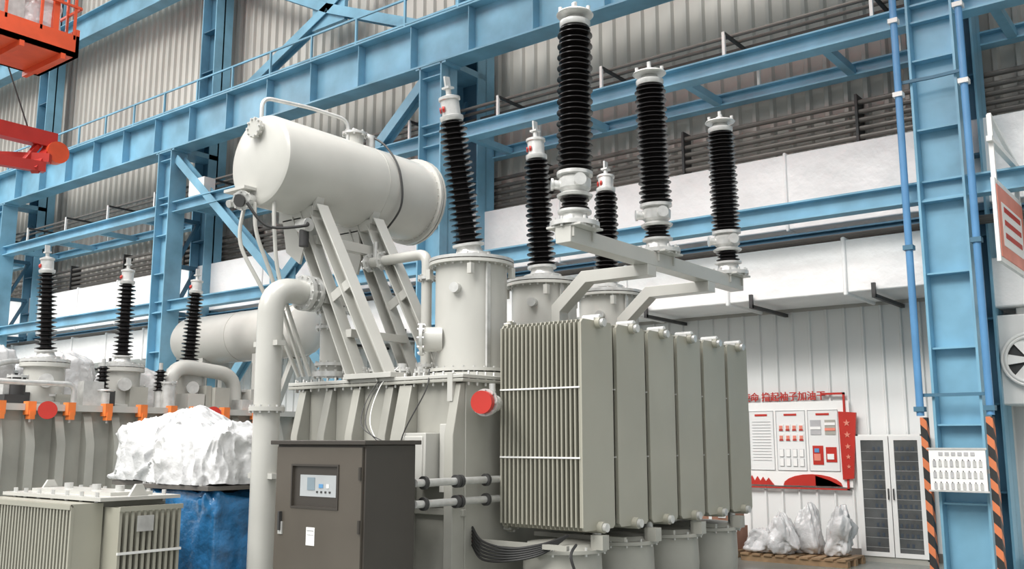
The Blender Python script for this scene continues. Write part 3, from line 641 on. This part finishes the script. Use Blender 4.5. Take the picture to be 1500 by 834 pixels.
# ================================================================== GLASS CABINET
O=(-4.16,14,0); e=empty('glass_door_cabinet',O); b=B()
x0,x1,y0,y1,zt=-4.62,-3.72,13.85,14.24,1.74
b.bx(x0,x1,y1-.03,y1,0.05,zt,WH); b.bx(x0,x0+.03,y0,y1,0.05,zt,WH); b.bx(x1-.03,x1,y0,y1,0.05,zt,WH); b.bx(x0,x1,y0,y1,zt-.04,zt,WH); b.bx(x0,x1,y0,y1,.0,.08,GT)
xm=(x0+x1)/2
for a,c in((x0,xm-.005),(xm+.005,x1)):
    b.bx(a,a+.065,y0-.02,y0,.08,zt-.02,WH); b.bx(c-.065,c,y0-.02,y0,.08,zt-.02,WH); b.bx(a+.065,c-.065,y0-.02,y0,.08,.14,WH); b.bx(a+.065,c-.065,y0-.02,y0,zt-.08,zt-.02,WH)
    b.bx(a+.065,c-.065,y0-.01,y0-.004,.14,zt-.08,GLS)
    for k in range(11):
        z=.2+k*.13; b.bx(a+.065,c-.065,y0-.012,y0-.010,z,z+.005,DVL)
        for j in (range(2,4) if a==x0 else range(0,4)):
            if (k*7+j*3)%9: b.bx(a+.085+j*.07,a+.12+j*.07,y0-.0125,y0-.010,z+.02,z+.07,DV)
for x in(xm-.04,xm+.03): b.bx(x,x+.012,y0-.05,y0-.02,.85,1.0,GD)
b.obj('body',O,e)
# ================================================================== NOTICE BOARD
DX=.13
O=(-5.7,14.25,1.7); e=empty('wall_notice_board',O); b=B(); yb=14.25
b.T=Matrix.Translation((DX,0,-.04))
def px(x0,x1,z0,z1,m,l=1): b.bx(x0,x1,yb-.008*l-.02,yb-.008*(l-1)-.02,z0,z1,m)
px(-6.75,-4.95,1.02,2.28,CP,1)
px(-6.52,-6.12,1.25,2.15,WL,2); px(-6.08,-5.62,1.25,2.15,WL,2); px(-5.58,-5.12,1.25,2.15,WL,2)
for x0_,x1_ in((-6.52,-6.12),(-6.08,-5.62),(-5.58,-5.12)): px(x0_,x1_,2.145,2.15,TG,3); px(x0_,x1_,1.25,1.255,TG,3); px(x0_,x0_+.005,1.25,2.15,TG,3); px(x1_-.005,x1_,1.25,2.15,TG,3)
for k in range(14): px(-6.47,-6.17,1.98-.045*k,1.985-.045*k,TG,3)
for x in(-6.42,-5.95,-5.45): px(x,x+.2,2.07,2.10,RD,3)
for i in range(4):
    for j in range(2):
        px(-6.04+.105*i,-5.96+.105*i,1.84-.15*j,1.94-.15*j,WH,3); px(-6.025+.105*i,-5.975+.105*i,1.87-.15*j,1.92-.15*j,PK,4); px(-6.03+.105*i,-5.97+.105*i,1.845-.15*j,1.865-.15*j,RD,4)
        px(-6.04+.105*i,-5.97+.105*i,1.45-.14*j,1.57-.14*j,TG,3); px(-6.035+.105*i,-5.975+.105*i,1.455-.14*j,1.565-.14*j,CP,4)
px(-5.54,-5.38,1.78,2.0,TG,3); px(-5.32,-5.16,1.78,2.0,GT,3); px(-5.52,-5.36,1.34,1.62,RD,3); px(-5.32,-5.16,1.38,1.6,RD,3); px(-5.5,-5.4,1.4,1.5,PK,4); px(-5.49,-5.42,1.52,1.58,BP,4)
px(-5.32,-5.16,1.84,1.88,PK,4); px(-5.32,-5.16,1.92,1.96,CP,4); px(-5.54,-5.38,1.86,1.9,CP,4); px(-5.30,-5.2,1.42,1.5,CP,4)
pts=[(-6.75,1.03)]
for k in range(13): pts.append((-6.73+.045*k,1.06+(.13 if k%2 else .03)*(1-.04*k)))
pts+=[(-6.15,1.03)]
b.prism([(p[0],yb-.045,p[1]) for p in pts],(0,.02,0),RD)
b.prism([(-6.0+.45*(1-math.cos(q*math.pi/10))/1,yb-.045,1.03+.17*math.sin(q*math.pi/10)) for q in range(11)],(0,.02,0),RD)
b.prism([(-5.5,yb-.045,1.03),(-5.5,yb-.045,1.18),(-5.3,yb-.045,1.12),(-5.1,yb-.045,1.03)],(0,.02,0),RD)
b.bx(-5.35,-5.0,yb-.05,yb-.02,2.37,2.40,RD); b.bx(-5.03,-5.0,yb-.05,yb-.02,2.1,2.40,RD); b.bx(-6.75,-5.0,yb-.05,yb-.02,.98,1.0,RD); b.bx(-5.03,-5.0,yb-.05,yb-.02,.98,1.2,RD)
b.prism([(-5.1,yb-.07,2.12),(-4.84,yb-.07,2.10),(-4.92,yb-.07,1.15),(-5.08,yb-.07,1.13)],(0,.04,0),RD)
def star(cx,cz,r):
    b.prism([(cx+(r if k%2==0 else r*.4)*math.sin(k*math.pi/5),yb-.078,cz+(r if k%2==0 else r*.4)*math.cos(k*math.pi/5)) for k in range(10)],(0,.006,0),PK)
for i,z in enumerate((1.95,1.78,1.61,1.46,1.32)): star(-4.98,z,.055-.005*i)
b.T=None
b.obj('panel',O,e)
def text(s,loc,size,m,name,parent,O,rot=(math.pi/2,0,0),ext=.008):
    c=bpy.data.curves.new(name,'FONT'); c.body=s; c.size=size; c.extrude=ext; c.materials.append(m); c.offset=.002
    o=bpy.data.objects.new(name,c); o.location=V(loc)-V(O); o.rotation_euler=rot; o.parent=parent; scene.collection.objects.link(o); return o
text('使命 撸起袖子加油干',(-6.50,yb-.03,2.27),.145,RD,'title_text',e,O)
# ================================================================== SACKS, PALLET, CARTONS
e=empty('wooden_pallet',(-5.2,13.3,0)); b=B()
for y in(12.9,13.2,13.5): b.bx(-6.0,-4.5,y,y+.1,0,.08,PW)
for k in range(9): b.bx(-6.0+k*.17,-5.88+k*.17,12.88,13.62,.08,.105,PW)
b.obj('boards',(-5.2,13.3,0),e)
e=empty('white_sack_pile',(-5.2,13.3,.11)); b=B()
for c,s,sd,tp in(((-5.80,13.2,.275),(.48,.5,.32),1,.3),((-5.42,13.1,.36),(.48,.4,.50),2,.6),((-5.2,13.4,.425),(.42,.35,.62),3,.5),((-4.75,13.3,.405),(.38,.4,.58),4,.25),((-5.62,13.45,.355),(.46,.35,.48),6,.55)):
    b.blob(c,s,PL,.65,.06,5,sd,72,taper=tp)
b.obj('sacks',(-5.2,13.3,.11),e,sharp=50)
e=empty('cardboard_box_stack',(-6.5,13.4,0)); b=B()
b.bx(-6.85,-6.2,13.0,13.6,.1,.42,CBX); b.bx(-6.8,-6.25,13.05,13.6,.43,.75,CBX); b.bx(-6.9,-6.15,12.95,13.65,0,.1,PW); b.bx(-6.55,-6.5,12.995,13.0,.1,.42,CP); b.bx(-6.55,-6.5,13.045,13.05,.43,.75,CP)
b.bx(-6.42,-6.28,12.99,13.0,.2,.32,CP); b.bx(-6.4,-6.28,13.04,13.05,.55,.65,CP)
b.obj('boxes',(-6.5,13.4,0),e,bevel=.006)
# ================================================================== CRANE
O=(-17,6.5,9); e=empty('overhead_crane',O); b=B()
xa,xb,ya,yb2,zb=-17.1,-15.7,4.2,7.8,8.25
b.bx(xa,xb,ya,yb2,zb,zb+.08,OR)
b.bx(xa,xb,yb2-.06,yb2,zb,zb+.5,OR); b.bx(xa,xa+.06,ya,yb2,zb,zb+.5,OR); b.bx(xb-.06,xb,ya,yb2,zb,zb+.38,OR); b.bx(xa,xb,ya,ya+.06,zb,zb+.5,OR)
for z in(.9,1.3):
    for p,q in(((xa,yb2),(xb,yb2)),((xb,ya),(xb,yb2)),((xa,ya),(xa,yb2))): b.beam((*p,zb+z),(*q,zb+z),.04,.04,OR)
for k in range(7):
    y=ya+.03+k*.58; b.beam((xb-.02,y,zb+.3),(xb-.02,y,zb+1.3),.04,.04,OR); b.beam((xa+.02,y,zb+.5),(xa+.02,y,zb+1.3),.04,.04,OR)
for k in range(5): b.bx(xa,xb,ya+.5+k*.7,ya+.58+k*.7,zb-.1,zb,OR)
for x in(xa+.5,xa+.95): b.beam((x,yb2-.02,zb+.5),(x,yb2-.02,zb+1.3),.04,.04,OR)
b.obj('trolley_platform',O,e)
b=B(); b.cyl((-16.5,5.0,9.1),(-16.5,7.0,9.1),.35,WH,n=24); b.bx(-16.2,-15.85,5.6,6.9,8.4,9.3,SV); b.drape((-16.2,7.2,9.45),.35,.35,.8,PL,4,60); b.bx(-16.0,-15.8,4.6,5.4,8.4,8.9,OR); b.cyl((-15.95,5.3,8.95),(-15.95,6.5,8.95),.12,SV,n=16); b.obj('hoist_drum',O,e)
b=B()
for y in(5.0,7.4): b.bx(-18.5,-2,y-.25,y+.25,11.0,12.0,OR)
for x in(-17.5,-10,-3):
    for y in(5.0,7.4): b.beam((x,y,12.0),(x,y,19),.2,.2,OR)
for x in(xa+.1,xb-.1):
    for y in(5.0,7.4): b.beam((x,y,zb+.3),(x,y,11.0),.1,.1,OR)
b.obj('bridge_girders',O,e)
e=empty('lifting_spreader_beam',(-18.5,7,7)); b=B(); b.T=Matrix.Translation((-.1,.2,.32))
b.beam((-18.5,4.5,7.25),(-18.5,8.7,7.25),.25,.3,RD); b.beam((-19.6,7.0,6.8),(-18.2,8.5,6.8),.16,.18,RD); b.beam((-18.5,8.6,7.1),(-18.2,8.2,6.5),.15,.15,RD); b.beam((-18.5,5.5,6.5),(-18.2,8.4,6.6),.15,.2,RD)
for y in(6,7.2,8.4): b.beam((-18.5,y,7.15),(-18.35,y-.4,6.55),.1,.1,RD)
for y in(5,8.2): b.cyl((-18.5,y,7.3),(-18.1,6.5,10.8),.015,GD,n=6)
b.cyl((-18.5,8.7,7.0),(-18.3,8.7,7.0),.22,OR,n=20)
b.obj('beam',(-18.5,7,7),e)
# ================================================================== LIGHT
w=bpy.data.worlds.new('hall_world'); scene.world=w; w.use_nodes=True; nt=w.node_tree
bg=nt.nodes['Background']
tc=nt.nodes.new('ShaderNodeTexCoord'); sp=nt.nodes.new('ShaderNodeSeparateXYZ'); nt.links.new(tc.outputs['Generated'],sp.inputs[0])
mr=nt.nodes.new('ShaderNodeMapRange'); mr.inputs['From Min'].default_value=-1; nt.links.new(sp.outputs['Z'],mr.inputs['Value'])
rp=nt.nodes.new('ShaderNodeValToRGB'); nt.links.new(mr.outputs['Result'],rp.inputs['Fac'])
el=rp.color_ramp.elements; el[0].position=.40; el[0].color=(.20,.20,.20,1); el[1].position=.95; el[1].color=(1,.99,.96,1)
e2=el.new(.55); e2.color=(.55,.555,.56,1)
nt.links.new(rp.outputs['Color'],bg.inputs['Color']); bg.inputs['Strength'].default_value=1.3
def sun(name,rot,en,ang,col=(1,1,1)):
    l=bpy.data.lights.new(name,'SUN'); l.energy=en; l.angle=math.radians(ang); l.color=col; o=bpy.data.objects.new(name,l); o.rotation_euler=[math.radians(a) for a in rot]; scene.collection.objects.link(o)
sun('skylight_sun',(50,0,-8),2.6,28,(1,.98,.94))
for i,x in enumerate((-4,-10,-17,-25)):  # unseen overhead area strips, added for highlights on the cylinders
    l=bpy.data.lights.new('added_overhead_strip','AREA'); l.shape='RECTANGLE'; l.size=1.2; l.size_y=7; l.energy=650; o=bpy.data.objects.new('added_overhead_strip',l); o.location=(x,3.5,12.5); scene.collection.objects.link(o)
# ================================================================== CAMERA
c=bpy.data.cameras.new('camera'); c.lens=33.6; c.sensor_width=36; c.clip_end=200
co=bpy.data.objects.new('camera',c); co.location=(0,0,1.65); co.rotation_euler=(math.radians(99.3),0,math.radians(38)); scene.collection.objects.link(co); scene.camera=co
try:
    scene.view_settings.view_transform='Standard'; scene.view_settings.look='None'; scene.view_settings.exposure=0
except Exception as ex: print(ex)
